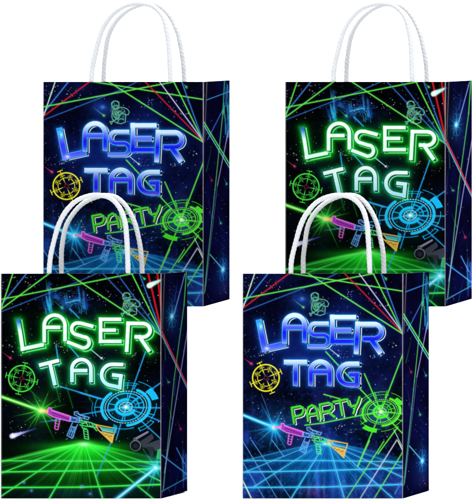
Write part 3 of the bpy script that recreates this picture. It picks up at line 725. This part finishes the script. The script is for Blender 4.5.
def panel_mesh(name, cv, tl, tr, br, bl, inward, thick=0.35):
    """ink grid over the quad tl,tr,br,bl (mm) with a paper backing `thick` behind it"""
    tl, tr, br, bl, inward = [np.array(v, float) for v in (tl, tr, br, bl, inward)]
    nx, ny = cv.nx, cv.ny
    u = np.linspace(0, 1, nx)[None, :, None]; v = np.linspace(0, 1, ny)[:, None, None]
    P = (tl * (1 - u) + tr * u) * (1 - v) + (bl * (1 - u) + br * u) * v
    P = P.reshape(-1, 3)
    idx = np.arange(nx * ny).reshape(ny, nx)
    F = np.stack([idx[:-1, :-1], idx[1:, :-1], idx[1:, 1:], idx[:-1, 1:]], -1).reshape(-1, 4)
    b = np.array([tl, tr, br, bl]); back = b + inward * thick
    n0 = len(P)
    P = np.vstack([P, back, b - inward * -0.02])
    k = n0; f = n0 + 4
    extra = [[k, k + 1, k + 2, k + 3]] + [[f + i, f + (i + 1) % 4, k + (i + 1) % 4, k + i] for i in range(4)]
    F = np.vstack([F, np.array(extra)])
    C = np.ones((len(P), 4), np.float32)
    C[:n0, :3] = to_linear(cv.c.reshape(-1, 3)) / LIGHT
    C[n0:, :3] = 0.5
    me = bpy.data.meshes.new(name)
    me.vertices.add(len(P)); me.vertices.foreach_set('co', (P * S).astype(np.float32).ravel())
    me.loops.add(F.size); me.loops.foreach_set('vertex_index', F.astype(np.int32).ravel())
    me.polygons.add(len(F)); me.polygons.foreach_set('loop_start', np.arange(0, F.size, 4, dtype=np.int32))
    me.update(calc_edges=True)
    at = me.color_attributes.new('ink', 'FLOAT_COLOR', 'POINT')
    at.data.foreach_set('color', C.ravel())
    me.materials.append(M_print)
    me.validate()
    return me

def catmull(pts, step):
    P = [np.array(p, float) for p in pts]
    P = [2 * P[0] - P[1]] + P + [2 * P[-1] - P[-2]]
    out = []
    for i in range(1, len(P) - 2):
        n = max(2, int(np.linalg.norm(P[i + 1] - P[i]) / step))
        for j in range(n):
            t = j / n
            a, b, c, d = P[i - 1], P[i], P[i + 1], P[i + 2]
            out.append(.5 * ((2 * b) + (c - a) * t + (2 * a - 5 * b + 4 * c - d) * t * t + (3 * b - a - 3 * c + d) * t ** 3))
    out.append(P[-2])
    return np.array(out)

def rope_mesh(name, pts, rad, seed):
    """twisted paper cord along pts (mm)"""
    C = catmull(pts, 0.7); n = len(C); K = 28
    T = np.gradient(C, axis=0); T /= np.linalg.norm(T, axis=1)[:, None]
    Yv = np.array([0, 1.0, 0]); N = np.cross(T, Yv); N /= np.linalg.norm(N, axis=1)[:, None]
    B = np.cross(N, T)
    s = np.concatenate([[0], np.cumsum(np.linalg.norm(np.diff(C, axis=0), axis=1))])
    rnd = np.random.default_rng(seed)
    wob = np.interp(s, np.linspace(0, s[-1], 40), rnd.uniform(-.06, .06, 40))
    ph = np.linspace(0, 2 * np.pi, K, endpoint=False)
    V = np.zeros((n, K, 3))
    for i in range(n):
        a = ph - s[i] * 0.5
        r = rad * (1 + wob[i]) * (1 - .10 * np.abs(np.cos(1.5 * a)) ** 5 + .03 * np.cos(9 * a))
        V[i] = C[i] + np.outer(np.cos(ph) * r, N[i]) + np.outer(np.sin(ph) * r, B[i])
    me = bpy.data.meshes.new(name)
    F = []
    for i in range(n - 1):
        for k in range(K):
            F.append((i * K + k, i * K + (k + 1) % K, (i + 1) * K + (k + 1) % K, (i + 1) * K + k))
    F.append(tuple(range(K - 1, -1, -1))); F.append(tuple((n - 1) * K + k for k in range(K)))
    me.from_pydata((V.reshape(-1, 3) * S).tolist(), [], F)
    me.polygons.foreach_set('use_smooth', [True] * len(me.polygons))
    me.materials.append(M_rope); me.update()
    return me

# ------------------------------------------------------------------ setting: white seamless sweep with a low step
def grid_obj(name, prof, x0, x1):
    """extrude a profile of (y,z) along x"""
    me = bpy.data.meshes.new(name)
    V = [(x, y, z) for (y, z) in prof for x in (x0, x1)]
    F = [(2 * i, 2 * i + 1, 2 * i + 3, 2 * i + 2) for i in range(len(prof) - 1)]
    me.from_pydata(V, [], F); me.materials.append(M_white); me.update()
    o = link(bpy.data.objects.new(name, me)); o['kind'] = 'structure'
    return o

YB = 0.125                                                   # front plane of the back row
KB = (CAMD + YB) / CAMD
def unproj(px, py, y):
    """picture units to x,z on the vertical plane at depth y"""
    k = (CAMD + y) / CAMD
    x, z = px * S, (500 - py) * S
    return CAMX + (x - CAMX) * k, CAMZ + (z - CAMZ) * k
FLOOR_Z = unproj(0, 498.5, 0)[1]
STEP_Z = unproj(0, 306.8, YB)[1]
cove = [(-1.6, FLOOR_Z), (1.0, FLOOR_Z)]
for i in range(1, 9):
    t = math.radians(90 * i / 8)
    cove.append((1.0 + .4 * math.sin(t), FLOOR_Z + .4 * (1 - math.cos(t))))
cove.append((1.4, 1.9))
grid_obj('backdrop', cove, -1.6, 2.2)

def plinth(px0, px1):
    """low white block that carries a bag of the back row"""
    import bmesh
    x0 = unproj(px0, 0, YB)[0]; x1 = unproj(px1, 0, YB)[0]
    y0, y1 = YB + .004, YB + .078
    bm = bmesh.new()
    V = [bm.verts.new(p) for p in [(x0, y0, FLOOR_Z), (x1, y0, FLOOR_Z), (x1, y1, FLOOR_Z), (x0, y1, FLOOR_Z), (x0, y0, STEP_Z), (x1, y0, STEP_Z), (x1, y1, STEP_Z), (x0, y1, STEP_Z)]]
    for f in ((4, 5, 6, 7), (0, 1, 5, 4), (1, 2, 6, 5), (2, 3, 7, 6), (3, 0, 4, 7)): bm.faces.new([V[k] for k in f])
    bmesh.ops.bevel(bm, geom=[e for e in bm.edges if min(v.co.z for v in e.verts) > FLOOR_Z + .01 or abs(e.verts[0].co.z - e.verts[1].co.z) > .01], offset=.002, segments=2, affect='EDGES')
    me = bpy.data.meshes.new('plinth'); bm.to_mesh(me); bm.free(); me.materials.append(M_white)
    o = link(bpy.data.objects.new('plinth', me)); o['kind'] = 'structure'
plinth(50, 154)
plinth(292, 396)

# ------------------------------------------------------------------ the bags
DEP = 78.0                                                   # gusset depth, mm
LIFT = [0.0]                                                 # how much the back of the bag being built stands up, mm
RB, RT = 1.9, -0.4                                           # back edge: bottom a little up, rim a little down
def corner(u, back, top):
    z = PH if top else 0
    if back: z += LIFT[0] + (RT if top else RB)
    return (u, DEP if back else 0, z)

def make_meshes(front_mesh, side, lift, seed):
    W = PW
    LIFT[0] = lift
    M = {'front_panel': front_mesh}
    M['right'] = panel_mesh('side_panel', side, corner(W, 0, 1), corner(W, 1, 1), corner(W, 1, 0), corner(W, 0, 0), (-1, 0, 0))
    pl = art_plain(seed)
    M['left'] = panel_mesh('side_panel', pl, (0, DEP, PH - 7), corner(0, 0, 1), corner(0, 0, 0), corner(0, 1, 0), (1, 0, 0))
    bt = lambda u: (u, DEP, PH - 7)
    M['back_panel'] = panel_mesh('back_panel', pl, bt(W), bt(0), corner(0, 1, 0), corner(W, 1, 0), (0, -1, 0))
    zb = RB + lift + .02
    M['bottom_panel'] = panel_mesh('bottom_panel', pl, (.4, .4, .02), (W - .4, .4, .02), (W - .4, DEP - .4, zb), (.4, DEP - .4, zb), (0, 0, 1))
    return M
def front_mesh(cv):
    return panel_mesh('front_panel', cv, corner(0, 0, 1), corner(PW, 0, 1), corner(PW, 0, 0), corner(0, 0, 0), (0, 1, 0))

# cord centre lines: (u, height over the rim) read from the arches, shared by all bags
fr_seen = [(91.4, 82), (92.2, 70), (94.3, 57), (100.8, 34.2), (108.5, 20), (118.5, 10.4), (130.4, 5.5), (141.5, 4.6), (152.8, 7.6), (162.3, 17.1), (167, 31.4), (169, 48.5), (169.9, 65.6), (170.4, 82)]
bk_seen = [(102.8, 82), (103.1, 70), (103.9, 57), (107.7, 37), (115.1, 22.8), (125.6, 12.6), (137, 6.9), (147, 4.9), (158.5, 6.6), (168.5, 15.7), (177, 31.4), (181.3, 48.5), (183.8, 64), (184.7, 82)]
def cord(seen, dx, y0, y1, lift, rad, seed):
    rnd = random.Random(seed)
    pts = []
    for i, (px, py) in enumerate(seen):
        h = (82 - py) / 77.4
        j = .35 if 0 < i < len(seen) - 1 else 0
        pts.append((px - 43.1 - dx[0] - (dx[1] - dx[0]) * h + rnd.uniform(-j, j), y0 + (y1 - y0) * h, PH + (82 - py) + lift * h + rnd.uniform(-j, j) * .6))
    a, b = pts[0], pts[-1]
    pts = [(a[0], y0, PH - 34), (a[0], y0, PH - 16)] + pts + [(b[0], y0, PH - 16), (b[0], y0, PH - 34)]
    return rope_mesh('handle', pts, rad, seed)

F_blue, F_green = front_mesh(art_blue()), front_mesh(art_green())
S_blue, S_green = art_side_blue(), art_side_green()

def make_bag(M, label, drop, seed):
    root = bpy.data.objects.new('gift_bag', None); root.empty_display_size = .05
    link(root); root['label'] = label; root['category'] = 'gift bag'; root['group'] = 'printed laser tag gift bags'
    for key in ('front_panel', 'right', 'left', 'back_panel', 'bottom_panel'):
        link(bpy.data.objects.new(M[key].name.split('.')[0], M[key]), root)
    for hm in (cord(fr_seen, (1.1, 2.0), 3.2, 6.0, 1.0 if drop > 0 else 0.6, 2.42, 3 + seed), cord(bk_seen, (25.8, 25.0), DEP - 3.4, DEP - 6.0, drop + .9, 2.38, 30 + seed)):
        link(bpy.data.objects.new('handle', hm), root)
    return root
def place(root, px, y, kx, seen):
    """px: picture x of the front left corner; seen: depth factor"""
    x, _ = unproj(px, 0, y)
    root.location = (x, y, (STEP_Z if y > 0.05 else FLOOR_Z) + 0.0002)
    root.scale = (kx, seen, kx)

# each bag is folded a little differently (lift of its back edge), the print is shared
for front, side, lift, seed, px, y, kx, seen, label in [
    (F_blue, S_blue, 1.6, 51, 43.1, YB, KB, 1.03, "blue LASER TAG bag with green PARTY, in the back row beside a green lettered bag"),
    (F_green, S_green, 1.4, 52, 285.1, YB, KB, 1.22, "green LASER TAG bag in the back row, its bottom left hidden by a blue bag"),
    (F_green, S_green, -1.0, 53, 0.8, 0.0, 1.0, .98, "green LASER TAG bag wholly in view in the front row"),
    (F_blue, S_blue, -1.7, 54, 242.6, 0.0, 1.0, 1.135, "blue LASER TAG bag with green PARTY, wholly in view in the front row")]:
    place(make_bag(make_meshes(front, side, lift, seed), label, 0.8 if y > .05 else -2.0, seed), px, y, kx, seen)
